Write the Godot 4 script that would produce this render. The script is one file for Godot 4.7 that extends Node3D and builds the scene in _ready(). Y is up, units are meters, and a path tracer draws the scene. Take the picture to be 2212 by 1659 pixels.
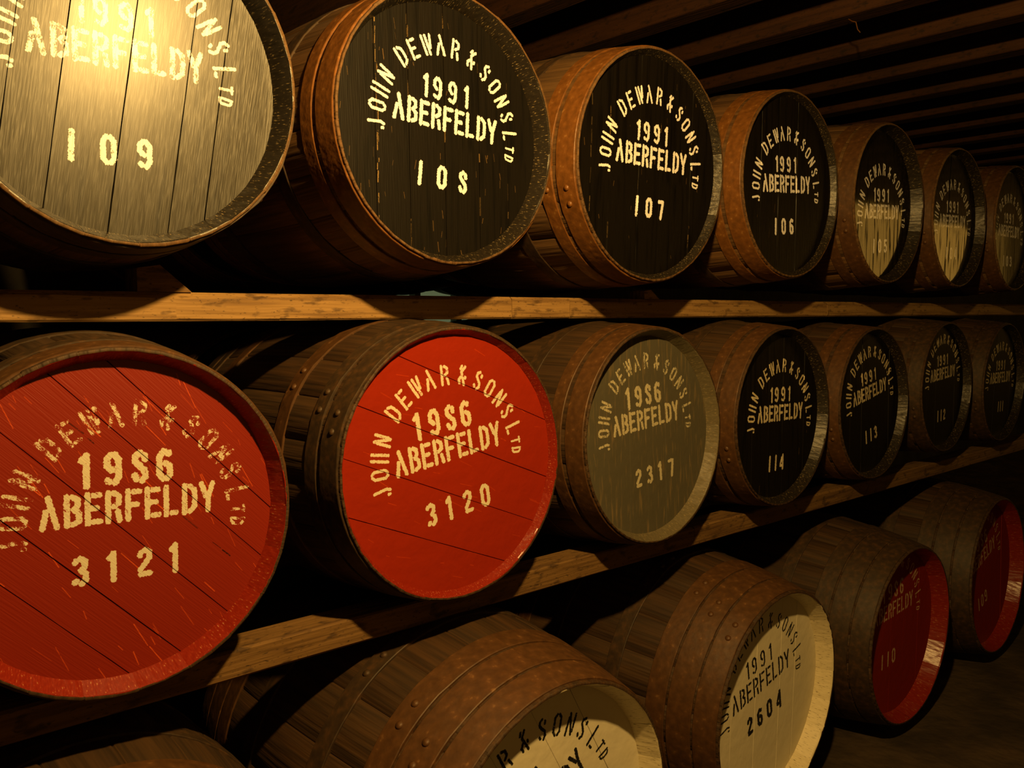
extends Node3D
# Casks racked three high in a dark warehouse, lit by one bare bulb hanging in the aisle.
# x runs along the rack to the right, y up, z out of the rack into the aisle; metres.

const R0 := 0.315          # rim radius of the pattern cask
const RB := 0.345          # radius at the bilge
const LEN := 0.88
const STAVES := 21

var rng := RandomNumberGenerator.new()
var mats := {}
var meshes := {}
var taken := {}
var wear_noise := FastNoiseLite.new()
var edge_noise := FastNoiseLite.new()
var overlay := {}
var bulge := RB             # bilge radius of the cask being made


func _ready() -> void:
	rng.seed = 7
	# camera
	var cam := Camera3D.new()
	cam.name = "camera"
	cam.fov = 47.637
	cam.position = Vector3(0, 1.407, 1.604)
	cam.rotation_degrees = Vector3(-4.4767, -41.4613, -0.2442)
	cam.near = 0.05
	cam.far = 60.0
	add_child(cam)
	cam.current = true
	# dusk outside the little window behind the rack
	var we := WorldEnvironment.new()
	we.name = "environment"
	var env := Environment.new()
	env.background_mode = Environment.BG_COLOR
	env.background_color = lin(0.30, 0.36, 0.17)
	env.background_energy_multiplier = 0.35
	env.tonemap_mode = Environment.TONE_MAPPER_LINEAR
	env.tonemap_exposure = 1.0
	env.sdfgi_enabled = true
	env.ssao_enabled = true
	env.ssil_enabled = true
	we.environment = env
	add_child(we)
	# the bulb
	hanging_lamp(Vector3(0.86, 2.24, 1.12), 4.4)

	prepare()
	room()
	racks()
	casks()
	small_things()


# ---------------------------------------------------------------- naming and shapes

func lin(r: float, g: float, b: float) -> Color:
	return Color(r, g, b).linear_to_srgb()


func numbered(called: String) -> String:
	var n: int = taken.get(called, 0)
	taken[called] = n + 1
	return called if n == 0 else "%s_%03d" % [called, n]


func put(parent: Node, called: String, mesh: Mesh, mat: Material) -> MeshInstance3D:
	var o := MeshInstance3D.new()
	o.mesh = mesh
	o.material_override = mat
	if parent == self:
		o.name = numbered(called)
	else:
		var k := 0
		var base := called
		var key := str(parent.get_instance_id()) + called
		k = taken.get(key, 0)
		taken[key] = k + 1
		o.name = base if k == 0 else "%s_%03d" % [base, k]
	parent.add_child(o, true)
	return o


func thing(called: String, label: String, category: String, at := Vector3.ZERO, group := "") -> Node3D:
	var o := Node3D.new()
	o.name = numbered(called)
	add_child(o, true)
	o.position = at
	tag(o, label, category, group)
	return o


func tag(o: Node, label: String, category: String, group := "") -> void:
	o.set_meta("label", label)
	o.set_meta("category", category)
	if group != "":
		o.set_meta("group", group)


func structure(o: Node, label := "") -> Node:
	o.set_meta("kind", "structure")
	if label != "":
		o.set_meta("label", label)
	return o


func begin() -> SurfaceTool:
	var st := SurfaceTool.new()
	st.begin(Mesh.PRIMITIVE_TRIANGLES)
	return st


func finish(st: SurfaceTool) -> ArrayMesh:
	st.generate_normals()
	return st.commit()


func vert(st: SurfaceTool, p: Vector3, uv: Vector2) -> void:
	st.set_uv(uv)
	st.add_vertex(p)


func quad(st: SurfaceTool, a: Vector3, b: Vector3, c: Vector3, d: Vector3, ua: Vector2, ub: Vector2, uc: Vector2, ud: Vector2) -> void:
	vert(st, a, ua); vert(st, b, ub); vert(st, c, uc)
	vert(st, a, ua); vert(st, c, uc); vert(st, d, ud)


func box(st: SurfaceTool, lo: Vector3, hi: Vector3) -> void:
	# a plain box with UVs in metres, u along its longest side
	st.set_smooth_group(-1)
	var s := hi - lo
	for axis in 3:
		var u := (axis + 1) % 3
		var v := (axis + 2) % 3
		if s[v] > s[u]:
			var t := u
			u = v
			v = t
		for side in 2:
			var p := []
			for k in [[0, 0], [1, 0], [1, 1], [0, 1]]:
				var q := lo
				q[axis] = hi[axis] if side else lo[axis]
				q[u] = hi[u] if k[0] else lo[u]
				q[v] = hi[v] if k[1] else lo[v]
				p.append(q)
			var n: Vector3 = (p[2] - p[0]).cross(p[1] - p[0])
			var flip := (n[axis] > 0) != (side == 1)
			var uv := []
			for q in p:
				uv.append(Vector2(q[u], q[v] + q[axis]))
			if flip:
				quad(st, p[3], p[2], p[1], p[0], uv[3], uv[2], uv[1], uv[0])
			else:
				quad(st, p[0], p[1], p[2], p[3], uv[0], uv[1], uv[2], uv[3])


func beam(length: float, w: float, h: float, chamfer: float, rough: float, seed_: int, top_front := 0.0) -> ArrayMesh:
	# a sawn timber along +x from its corner (0,0,0); faces slightly wavy, arrises broken
	var r := RandomNumberGenerator.new()
	r.seed = seed_
	var st := begin()
	var c := chamfer
	var tf := top_front if top_front > 0.0 else chamfer
	var n := maxi(2, int(length / 0.22))
	var rings := []
	for i in n + 1:
		var x := length * i / n
		var j := func() -> float: return r.randf_range(-rough, rough)
		var t := tf * (0.55 + 0.9 * r.randf())
		rings.append([
			Vector3(x, c + j.call(), 0), Vector3(x, h - c, 0 + j.call()), Vector3(x, h + j.call(), -c), Vector3(x, h + j.call() * 0.5, w * -1.0 + t),
			Vector3(x, h - t * 0.8, -w + j.call() * 0.3), Vector3(x, c + j.call() * 0.5, -w + j.call() * 0.3), Vector3(x, 0 + j.call() * 0.5, -w + c), Vector3(x, 0, -c)])
	# z is mirrored below so that the front (aisle) face lies at z = 0 and the timber runs back
	for i in n:
		var a: Array = rings[i]
		var b: Array = rings[i + 1]
		var run := 0.0
		for k in 8:
			var k2 := (k + 1) % 8
			st.set_smooth_group(k)
			var p0: Vector3 = a[k]; var p1: Vector3 = a[k2]; var p2: Vector3 = b[k2]; var p3: Vector3 = b[k]
			var d := p0.distance_to(p1)
			var f := func(p: Vector3) -> Vector3: return Vector3(p.x, p.y, -w - p.z)
			quad(st, f.call(p0), f.call(p1), f.call(p2), f.call(p3), Vector2(p0.x, run), Vector2(p1.x, run + d), Vector2(p2.x, run + d), Vector2(p3.x, run))
			run += d
	for e in [0, n]:
		st.set_smooth_group(-1)
		var ring: Array = rings[e]
		for k in range(1, 7):
			var q := [ring[0], ring[k], ring[k + 1]]
			if e == 0:
				q.reverse()
			for p in q:
				vert(st, Vector3(p.x, p.y, -w - p.z), Vector2(p.z, p.y))
	return finish(st)


func radius(s: float) -> float:
	var t := 1.0 + 2.0 * s / LEN       # 1 at the front rim, 0 at the bilge, -1 at the back
	return bulge - (bulge - R0) * t * t


func stave_mesh(variant: int) -> ArrayMesh:
	var key := "stave%d_%.3f" % [variant, bulge]
	if meshes.has(key):
		return meshes[key]
	var r := RandomNumberGenerator.new()
	r.seed = 100 + variant
	var st := begin()
	var half := PI / STAVES
	var n := 14
	var angles := [-half, -half * 0.93, 0.0, half * 0.93, half]
	var drop := [-0.0045, -0.0006, 0.0006, -0.0006, -0.0045]
	var lift := (variant - 1) * 0.0009
	var rows := []
	for i in n + 1:
		var s := -LEN * i / n
		var row := []
		for k in 5:
			var rr: float = radius(s) + drop[k] * clampf(0.12 - s * 12.0, 0.0, 1.0) + (lift if k > 0 and k < 4 else 0.0)
			row.append(Vector3(rr * sin(angles[k]), rr * cos(angles[k]), s))
		rows.append(row)
	st.set_smooth_group(0)
	for i in n:
		for k in 4:
			var u0: float = k * 0.022 + variant * 0.31
			var u1 := u0 + 0.022
			var v0 := float(i) / n * LEN + variant * 0.17
			var v1 := float(i + 1) / n * LEN + variant * 0.17
			quad(st, rows[i][k], rows[i + 1][k], rows[i + 1][k + 1], rows[i][k + 1], Vector2(u0, v0), Vector2(u0, v1), Vector2(u1, v1), Vector2(u1, v0))
	st.set_smooth_group(1)
	for k in 4:
		var p: Vector3 = rows[0][k]
		var q: Vector3 = rows[0][k + 1]
		var lip := 0.0008 * variant
		quad(st, p, q, q * (1.0 - 0.0016 / R0) + Vector3(0, 0, 0.0022), p * (1.0 - 0.0016 / R0) + Vector3(0, 0, 0.0022), Vector2(0, 0), Vector2(0.02, 0), Vector2(0.02, 0.004), Vector2(0, 0.004))
		quad(st, p * (1.0 - 0.0016 / R0) + Vector3(0, 0, 0.0022), q * (1.0 - 0.0016 / R0) + Vector3(0, 0, 0.0022), q * (1.0 - (0.005 + lip) / R0) + Vector3(0, 0, 0.0012), p * (1.0 - (0.005 + lip) / R0) + Vector3(0, 0, 0.0012), Vector2(0, 0.004), Vector2(0.02, 0.004), Vector2(0.02, 0.01), Vector2(0, 0.01))
	meshes[key] = finish(st)
	return meshes[key]


func chime_mesh(depth: float, r_in: float) -> ArrayMesh:
	# the painted ends of the staves: a thin outer arris, the flat end and the bevel down to the head, cut stave by stave
	var key := "chime%.3f_%.3f" % [depth, r_in]
	if meshes.has(key):
		return meshes[key]
	var r := RandomNumberGenerator.new()
	r.seed = int(depth * 10000) + 3
	var st := begin()
	var half := PI / STAVES
	for k in STAVES:
		var mid := TAU * k / STAVES
		var dz := r.randf_range(-0.0012, 0.0005)
		var dr := r.randf_range(-0.0005, 0.0005)
		var cols := []
		var m := 6
		for i in m + 1:
			var a := mid - half + 2.0 * half * i / m
			var gap := -0.0008 if i == 0 or i == m else 0.0
			var wob := r.randf_range(-0.0006, 0.0006)
			var pr := [[R0 - 0.0085, -0.018], [R0 - 0.0040 + dr, -0.004], [R0 - 0.0044 + dr, 0.0012 + dz + wob], [R0 - 0.0066 + dr, 0.0008 + dz + wob], [R0 - 0.0085 + wob, -0.003], [r_in - 0.001, -depth + 0.0006], [r_in - 0.001, -depth - 0.006]]
			var col := []
			for p in pr:
				var rr: float = p[0] + (gap if p != pr[0] else 0.0) * (1.0 if p[0] > R0 - 0.0055 else -1.0)
				col.append(Vector3(rr * sin(a), rr * cos(a), p[1] + gap))
			cols.append(col)
		for i in m:
			for q in 6:
				st.set_smooth_group(k * 8 + q)
				var u := (mid + 2.0 * half * i / m) * 0.3
				var u2 := (mid + 2.0 * half * (i + 1) / m) * 0.3
				quad(st, cols[i][q], cols[i + 1][q], cols[i + 1][q + 1], cols[i][q + 1], Vector2(u, q * 0.01), Vector2(u2, q * 0.01), Vector2(u2, q * 0.01 + 0.01), Vector2(u, q * 0.01 + 0.01))
	meshes[key] = finish(st)
	return meshes[key]


func hoop_mesh(s0: float, s1: float, lap: float) -> ArrayMesh:
	var key := "hoop%.3f_%.3f_%.2f_%.3f" % [s0, s1, lap, bulge]
	if meshes.has(key):
		return meshes[key]
	var st := begin()
	var segs := 84
	var r := RandomNumberGenerator.new()
	r.seed = int(absf(s0) * 1000.0) + 5
	var e := 0.0016
	for i in segs:
		var a := TAU * i / segs
		var b := TAU * (i + 1) / segs
		var prof := [[s0 - 0.0004, -0.004], [s0, 0.0018], [s0 - e, 0.0030], [(s0 + s1) * 0.5, 0.0030], [s1 + e, 0.0030], [s1, 0.0018], [s1 + 0.0004, -0.004]]
		for q in 6:
			st.set_smooth_group(0 if q in [2, 3] else q)
			var pa := []
			for w in [[a, q], [b, q], [b, q + 1], [a, q + 1]]:
				var s: float = prof[w[1]][0]
				var dev: float = wrapf(w[0] - lap, -PI, PI)
				var extra := 0.0022 if absf(dev) < 0.19 and w[1] > 0 and w[1] < 6 else 0.0
				var rr: float = radius(s) + prof[w[1]][1] + extra
				pa.append(Vector3(rr * sin(w[0]), rr * cos(w[0]), s))
			var ua := a * R0
			var ub := b * R0
			var va: float = prof[q][0]
			var vb: float = prof[q + 1][0]
			quad(st, pa[0], pa[1], pa[2], pa[3], Vector2(ua, va), Vector2(ub, va), Vector2(ub, vb), Vector2(ua, vb))
	meshes[key] = finish(st)
	return meshes[key]


func rivet_mesh() -> ArrayMesh:
	if meshes.has("rivet"):
		return meshes["rivet"]
	var st := begin()
	st.set_smooth_group(0)
	var prof := [[0.0085, -0.001], [0.0075, 0.0022], [0.0048, 0.0042], [0.0, 0.005]]
	for i in 10:
		var a := TAU * i / 10
		var b := TAU * (i + 1) / 10
		for q in 3:
			var pa: Array = prof[q]
			var pb: Array = prof[q + 1]
			quad(st, Vector3(pa[0] * cos(a), pa[1], pa[0] * sin(a)), Vector3(pa[0] * cos(b), pa[1], pa[0] * sin(b)), Vector3(pb[0] * cos(b), pb[1], pb[0] * sin(b)), Vector3(pb[0] * cos(a), pb[1], pb[0] * sin(a)), Vector2(a, q) * 0.01, Vector2(b, q) * 0.01, Vector2(b, q + 1) * 0.01, Vector2(a, q + 1) * 0.01)
	meshes["rivet"] = finish(st)
	return meshes["rivet"]


func head_board(x0: float, x1: float, rad: float, z: float, tilt: float, ang: float, seed_: int, groove := 0.003) -> ArrayMesh:
	# one board of a cask head, cut to the circle; made along y, then turned by ang
	var st := begin()
	var r := RandomNumberGenerator.new()
	r.seed = seed_
	var cols := []
	var m := 12
	var xs := [x0 + 0.0002, x0 + 0.0011]
	for i in range(1, m):
		xs.append(lerpf(x0 + 0.0011, x1 - 0.0011, float(i) / m))
	xs.append(x1 - 0.0011)
	xs.append(x1 - 0.0002)
	var last := xs.size() - 1
	for i in xs.size():
		var x: float = clampf(xs[i], -rad + 0.0005, rad - 0.0005)
		var y := sqrt(maxf(rad * rad - x * x, 0.0))
		var zz := z + tilt * (x - (x0 + x1) * 0.5) - (groove if i == 0 or i == last else 0.0)
		var col := []
		for k in 9:
			var yy := lerpf(-y, y, k / 8.0)
			var wob := r.randf_range(-0.0005, 0.0005) if i == 1 or i == last - 1 else 0.0
			col.append(Vector3(x + wob, yy, zz))
		cols.append(col)
	st.set_smooth_group(0)
	for i in last:
		st.set_smooth_group(1 if i == 0 else 2 if i == last - 1 else 0)
		for k in 8:
			var p := [cols[i][k], cols[i][k + 1], cols[i + 1][k + 1], cols[i + 1][k]]
			var uv := []
			for q in p:
				uv.append(Vector2(q.x / (2.0 * R0) + 0.5, 0.5 - q.y / (2.0 * R0)))
			for q in 4:
				p[q] = Vector3(p[q].x * cos(ang) - p[q].y * sin(ang), p[q].x * sin(ang) + p[q].y * cos(ang), p[q].z)
			quad(st, p[0], p[1], p[2], p[3], uv[0], uv[1], uv[2], uv[3])
	return finish(st)


# ---------------------------------------------------------------- textures and materials

func noise_image(seed_: int, freq: float, w: int, h: int, octaves := 4) -> Image:
	var n := FastNoiseLite.new()
	n.seed = seed_
	n.noise_type = FastNoiseLite.TYPE_SIMPLEX_SMOOTH
	n.frequency = freq
	n.fractal_octaves = octaves
	return n.get_seamless_image(w, h)


func stretched(seed_: int, freq: float, size: int, along: int) -> Image:
	# streaks that run along y: noise on a low image, pulled out
	var im := noise_image(seed_, freq, size, maxi(8, size / along), 4)
	im.resize(size, size, Image.INTERPOLATE_CUBIC)
	return im


func overlay_from(im: Image, col: Color, lo: float, hi: float, most: float) -> Image:
	var w := im.get_width()
	var h := im.get_height()
	im.convert(Image.FORMAT_L8)
	var src := im.get_data()
	var out := PackedByteArray()
	out.resize(w * h * 4)
	var cr := int(col.r * 255)
	var cg := int(col.g * 255)
	var cb := int(col.b * 255)
	var table := PackedByteArray()
	for v in 256:
		table.append(int(255.0 * most * clampf((v / 255.0 - lo) / (hi - lo), 0.0, 1.0)))
	for i in w * h:
		out[i * 4] = cr
		out[i * 4 + 1] = cg
		out[i * 4 + 2] = cb
		out[i * 4 + 3] = table[src[i]]
	return Image.create_from_data(w, h, false, Image.FORMAT_RGBA8, out)


func ramp_texture(im: Image, stops: Array) -> ImageTexture:
	# grey picture to colours; stops are [value, colour]
	im.convert(Image.FORMAT_L8)
	var g := Gradient.new()
	g.offsets = PackedFloat32Array(stops.map(func(s): return s[0]))
	g.colors = PackedColorArray(stops.map(func(s): return s[1]))
	var table := []
	for v in 256:
		var c := g.sample(v / 255.0)
		table.append([int(c.r * 255), int(c.g * 255), int(c.b * 255)])
	var src := im.get_data()
	var n := src.size()
	var out := PackedByteArray()
	out.resize(n * 3)
	for i in n:
		var t: Array = table[src[i]]
		out[i * 3] = t[0]
		out[i * 3 + 1] = t[1]
		out[i * 3 + 2] = t[2]
	return ImageTexture.create_from_image(Image.create_from_data(im.get_width(), im.get_height(), false, Image.FORMAT_RGB8, out))


func normal_texture(im: Image, strength: float) -> ImageTexture:
	im.convert(Image.FORMAT_RGBA8)
	im.bump_map_to_normal_map(strength)
	return ImageTexture.create_from_image(im)


func material(called: String, albedo: Color, tex: Texture2D, rough: float, normal: Texture2D = null, normal_scale := 1.0, uv := Vector3.ONE) -> StandardMaterial3D:
	var m := StandardMaterial3D.new()
	m.resource_name = called
	m.albedo_color = albedo
	m.albedo_texture = tex
	m.roughness = rough
	m.uv1_scale = uv
	if normal:
		m.normal_enabled = true
		m.normal_texture = normal
		m.normal_scale = normal_scale
	mats[called] = m
	return m


func prepare() -> void:
	wear_noise.seed = 21
	wear_noise.frequency = 0.045
	wear_noise.fractal_octaves = 3
	edge_noise.seed = 33
	edge_noise.frequency = 0.11
	edge_noise.fractal_octaves = 2
	# shared streak pictures
	overlay["dark"] = overlay_from(stretched(1, 0.05, 512, 14), Color(0, 0, 0), 0.5, 0.85, 0.55)
	overlay["pale"] = overlay_from(stretched(2, 0.09, 512, 10), Color(0.62, 0.5, 0.32), 0.62, 0.95, 0.5)
	overlay["blotch"] = overlay_from(noise_image(3, 0.012, 512, 512), Color(0, 0, 0), 0.45, 0.9, 0.5)
	overlay["fleck"] = overlay_from(stretched(4, 0.14, 512, 3), Color(0.55, 0.42, 0.22), 0.76, 0.9, 0.8)
	var brush := normal_texture(stretched(5, 0.06, 512, 16), 5.0)
	var soft := normal_texture(noise_image(6, 0.02, 512, 512), 3.0)
	var pit := normal_texture(noise_image(7, 0.06, 256, 256, 5), 4.0)
	mats["n_brush"] = brush
	mats["n_streak"] = normal_texture(stretched(8, 0.16, 1024, 30), 5.0)
	var cracks := stretched(9, 0.05, 512, 12)
	mats["t_cracks"] = ramp_texture(cracks, [[0.2, Color(0.02, 0.02, 0.02)], [0.3, Color(0.6, 0.6, 0.6)], [0.45, Color(1, 1, 1)], [1.0, Color(1, 1, 1)]])
	mats["n_soft"] = soft
	mats["n_pit"] = pit
	# cask wood: four tones of one weathered oak
	var grain := stretched(11, 0.045, 512, 10)
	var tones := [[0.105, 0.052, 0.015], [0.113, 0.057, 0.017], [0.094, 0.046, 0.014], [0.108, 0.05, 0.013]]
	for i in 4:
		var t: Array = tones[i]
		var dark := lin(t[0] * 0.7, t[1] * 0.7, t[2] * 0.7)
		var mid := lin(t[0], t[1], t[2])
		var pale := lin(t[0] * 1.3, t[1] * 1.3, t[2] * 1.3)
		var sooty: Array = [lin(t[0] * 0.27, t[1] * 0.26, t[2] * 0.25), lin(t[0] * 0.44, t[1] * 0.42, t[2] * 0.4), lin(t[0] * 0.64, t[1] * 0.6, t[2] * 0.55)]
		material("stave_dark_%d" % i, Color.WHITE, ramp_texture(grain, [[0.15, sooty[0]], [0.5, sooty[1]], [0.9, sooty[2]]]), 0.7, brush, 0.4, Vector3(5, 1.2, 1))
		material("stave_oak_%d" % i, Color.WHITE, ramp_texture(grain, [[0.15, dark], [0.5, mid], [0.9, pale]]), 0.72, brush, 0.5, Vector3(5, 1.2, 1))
	# hoops: rust
	var rust := noise_image(12, 0.035, 512, 512, 6)
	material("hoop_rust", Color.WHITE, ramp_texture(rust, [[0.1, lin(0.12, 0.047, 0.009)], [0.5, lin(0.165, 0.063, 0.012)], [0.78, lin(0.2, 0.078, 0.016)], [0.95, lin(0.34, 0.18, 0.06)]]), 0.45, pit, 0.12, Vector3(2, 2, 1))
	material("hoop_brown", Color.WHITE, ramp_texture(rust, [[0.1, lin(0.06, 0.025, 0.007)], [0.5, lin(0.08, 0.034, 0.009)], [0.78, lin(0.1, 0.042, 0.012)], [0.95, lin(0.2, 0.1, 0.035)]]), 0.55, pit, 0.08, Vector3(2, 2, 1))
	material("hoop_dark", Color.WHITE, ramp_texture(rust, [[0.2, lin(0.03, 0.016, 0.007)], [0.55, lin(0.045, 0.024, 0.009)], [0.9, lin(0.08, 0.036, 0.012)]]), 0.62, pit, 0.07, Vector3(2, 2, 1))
	# sawn rack timber
	var saw := stretched(13, 0.03, 512, 8)
	saw.rotate_90(CLOCKWISE)
	var pine := ramp_texture(saw, [[0.1, lin(0.19, 0.1, 0.03)], [0.4, lin(0.29, 0.165, 0.052)], [0.9, lin(0.36, 0.21, 0.07)]])
	var pine_im := pine.get_image()
	pine_im.convert(Image.FORMAT_RGBA8)
	var stain := overlay_from(noise_image(18, 0.02, 512, 512, 5), Color(0.1, 0.05, 0.01), 0.64, 0.85, 0.4)
	pine_im.blend_rect(stain, Rect2i(0, 0, 512, 512), Vector2i.ZERO)
	var specks := overlay_from(noise_image(19, 0.09, 512, 512, 3), Color(0.06, 0.03, 0.01), 0.75, 0.88, 0.5)
	pine_im.blend_rect(specks, Rect2i(0, 0, 512, 512), Vector2i.ZERO)
	pine = ImageTexture.create_from_image(pine_im)
	var n_saw_im := stretched(14, 0.05, 512, 8)
	n_saw_im.rotate_90(CLOCKWISE)
	var n_saw := normal_texture(n_saw_im, 4.0)
	mats["n_saw"] = n_saw
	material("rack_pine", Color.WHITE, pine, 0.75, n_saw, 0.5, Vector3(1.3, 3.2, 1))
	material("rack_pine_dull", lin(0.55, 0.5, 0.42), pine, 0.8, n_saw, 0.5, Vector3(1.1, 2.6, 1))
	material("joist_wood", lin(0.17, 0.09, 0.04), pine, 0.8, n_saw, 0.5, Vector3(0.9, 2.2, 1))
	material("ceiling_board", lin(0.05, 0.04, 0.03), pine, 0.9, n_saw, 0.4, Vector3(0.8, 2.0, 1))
	# walls and floor
	var stone := noise_image(15, 0.012, 512, 512, 5)
	var stone_tex := ramp_texture(stone, [[0.2, lin(0.03, 0.02, 0.011)], [0.55, lin(0.052, 0.034, 0.018)], [0.9, lin(0.075, 0.048, 0.025)]])
	var n_stone := normal_texture(noise_image(16, 0.03, 512, 512, 5), 6.0)
	material("floor_stone", Color.WHITE, stone_tex, 0.85, n_stone, 0.6, Vector3(0.5, 0.5, 1))
	var lime := ramp_texture(stone, [[0.2, lin(0.05, 0.04, 0.026)], [0.6, lin(0.08, 0.064, 0.04)], [0.9, lin(0.11, 0.09, 0.06)]])
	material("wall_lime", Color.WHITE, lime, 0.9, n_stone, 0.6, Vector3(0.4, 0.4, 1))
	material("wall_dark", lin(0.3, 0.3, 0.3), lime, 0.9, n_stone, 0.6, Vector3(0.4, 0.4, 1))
	# paint chipped off the stave ends
	var chip := noise_image(17, 0.11, 512, 512, 3)
	mats["t_chip_black"] = ramp_texture(chip, [[0.3, lin(0.012, 0.009, 0.006)], [0.74, lin(0.02, 0.015, 0.009)], [0.8, lin(0.2, 0.15, 0.07)], [0.9, lin(0.4, 0.3, 0.15)]])
	mats["t_chip_red"] = ramp_texture(chip, [[0.3, lin(0.2, 0.013, 0.004)], [0.76, lin(0.25, 0.02, 0.006)], [0.84, lin(0.4, 0.16, 0.07)], [0.9, lin(0.5, 0.34, 0.2)]])
	mats["t_chip_grey"] = ramp_texture(chip, [[0.3, lin(0.11, 0.092, 0.052)], [0.76, lin(0.14, 0.115, 0.065)], [0.84, lin(0.3, 0.22, 0.1)], [0.9, lin(0.4, 0.3, 0.14)]])
	mats["t_chip_white"] = ramp_texture(chip, [[0.15, lin(0.2, 0.15, 0.08)], [0.22, lin(0.7, 0.62, 0.4)], [0.8, lin(0.78, 0.69, 0.46)]])
	# the rest
	material("dark_paint", lin(0.02, 0.018, 0.015), null, 0.5)
	material("iron", lin(0.08, 0.06, 0.045), null, 0.55)
	material("grey_frame", lin(0.06, 0.06, 0.05), null, 0.6)


# ---- stencil alphabet: every glyph is a list of polylines in a box 0.6 wide and 1 high

const GLYPHS := {
	"A": [[-0.02, 0.0, 0.1, 0.55], [0.17, 1.0, 0.43, 0.0]],
	"B": [[0.08, 0.0, 0.08, 1.0], [0.26, 0.97, 0.42, 0.88, 0.42, 0.66, 0.3, 0.54, 0.46, 0.4, 0.46, 0.12, 0.28, 0.03]],
	"D": [[0.08, 0.0, 0.08, 1.0], [0.27, 0.97, 0.44, 0.82, 0.46, 0.5, 0.44, 0.18, 0.27, 0.03]],
	"E": [[0.08, 0.0, 0.08, 1.0], [0.27, 0.96, 0.46, 0.96], [0.1, 0.52, 0.38, 0.52], [0.27, 0.04, 0.48, 0.04]],
	"F": [[0.08, 0.0, 0.08, 1.0], [0.27, 0.96, 0.48, 0.96], [0.1, 0.5, 0.38, 0.5]],
	"H": [[0.08, 0.0, 0.08, 1.0], [0.4, 0.0, 0.4, 1.0]],
	"J": [[0.4, 1.0, 0.4, 0.25, 0.3, 0.06], [0.1, 0.12, 0.1, 0.2]],
	"L": [[0.08, 0.0, 0.08, 1.0], [0.28, 0.05, 0.42, 0.05]],
	"N": [[0.08, 0.0, 0.08, 0.8], [0.1, 0.98, 0.42, 0.06], [0.46, 0.2, 0.46, 1.0]],
	"O": [[0.2, 0.97, 0.08, 0.82, 0.08, 0.18, 0.2, 0.03], [0.34, 0.97, 0.46, 0.82, 0.46, 0.18, 0.34, 0.03]],
	"R": [[0.08, 0.0, 0.08, 1.0], [0.27, 0.97, 0.44, 0.86, 0.44, 0.62, 0.27, 0.5], [0.4, 0.32, 0.46, 0.0]],
	"S": [[0.26, 0.97, 0.12, 0.86, 0.12, 0.68, 0.42, 0.36, 0.44, 0.16, 0.34, 0.03], [0.43, 0.74, 0.43, 0.84], [0.1, 0.18, 0.15, 0.1]],
	"T": [[0.27, 0.0, 0.27, 1.0], [0.05, 0.95, 0.13, 0.95], [0.41, 0.95, 0.5, 0.95]],
	"W": [[0.0, 1.0, 0.14, 0.02], [0.24, 1.0, 0.38, 0.02], [0.55, 1.0, 0.47, 0.35]],
	"Y": [[0.04, 1.0, 0.2, 0.55], [0.46, 1.0, 0.3, 0.5, 0.28, 0.0]],
	"&": [[0.42, 0.98, 0.22, 0.68, 0.46, 0.0], [0.2, 0.98, 0.14, 0.84], [0.22, 0.42, 0.1, 0.24, 0.16, 0.06], [0.5, 0.42, 0.5, 0.36]],
	"0": [[0.2, 0.97, 0.08, 0.82, 0.08, 0.18, 0.2, 0.03], [0.34, 0.97, 0.46, 0.82, 0.46, 0.18, 0.34, 0.03]],
	"1": [[0.28, 0.0, 0.28, 1.0], [0.14, 0.84, 0.26, 0.96]],
	"I": [[0.3, 1.0, 0.26, 0.0]],
	"2": [[0.1, 0.78, 0.14, 0.88], [0.28, 0.97, 0.44, 0.86, 0.44, 0.66, 0.12, 0.22], [0.12, 0.04, 0.46, 0.06]],
	"3": [[0.1, 0.84, 0.14, 0.9], [0.28, 0.97, 0.44, 0.86, 0.42, 0.64, 0.3, 0.53, 0.46, 0.38, 0.46, 0.16, 0.32, 0.03], [0.1, 0.1, 0.14, 0.14]],
	"4": [[0.4, 0.0, 0.4, 1.0], [0.32, 0.84, 0.1, 0.36], [0.1, 0.24, 0.28, 0.24]],
	"5": [[0.46, 0.96, 0.22, 0.96], [0.12, 0.95, 0.12, 0.58], [0.2, 0.56, 0.36, 0.56, 0.46, 0.4, 0.45, 0.16, 0.34, 0.03], [0.1, 0.16, 0.16, 0.06]],
	"6": [[0.26, 0.97, 0.1, 0.78, 0.1, 0.2, 0.22, 0.03], [0.4, 0.86, 0.42, 0.9], [0.3, 0.55, 0.44, 0.44, 0.45, 0.16, 0.36, 0.03]],
	"7": [[0.08, 0.93, 0.18, 0.93], [0.3, 0.95, 0.46, 0.93, 0.3, 0.0]],
	"8": [[0.26, 0.97, 0.12, 0.86, 0.12, 0.68, 0.42, 0.36, 0.44, 0.16, 0.34, 0.03], [0.43, 0.74, 0.41, 0.88], [0.1, 0.22, 0.16, 0.08]],
	"9": [[0.22, 0.97, 0.1, 0.84, 0.1, 0.6, 0.24, 0.46], [0.34, 0.97, 0.46, 0.8, 0.46, 0.22, 0.34, 0.03], [0.12, 0.12, 0.18, 0.08]],
}


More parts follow.
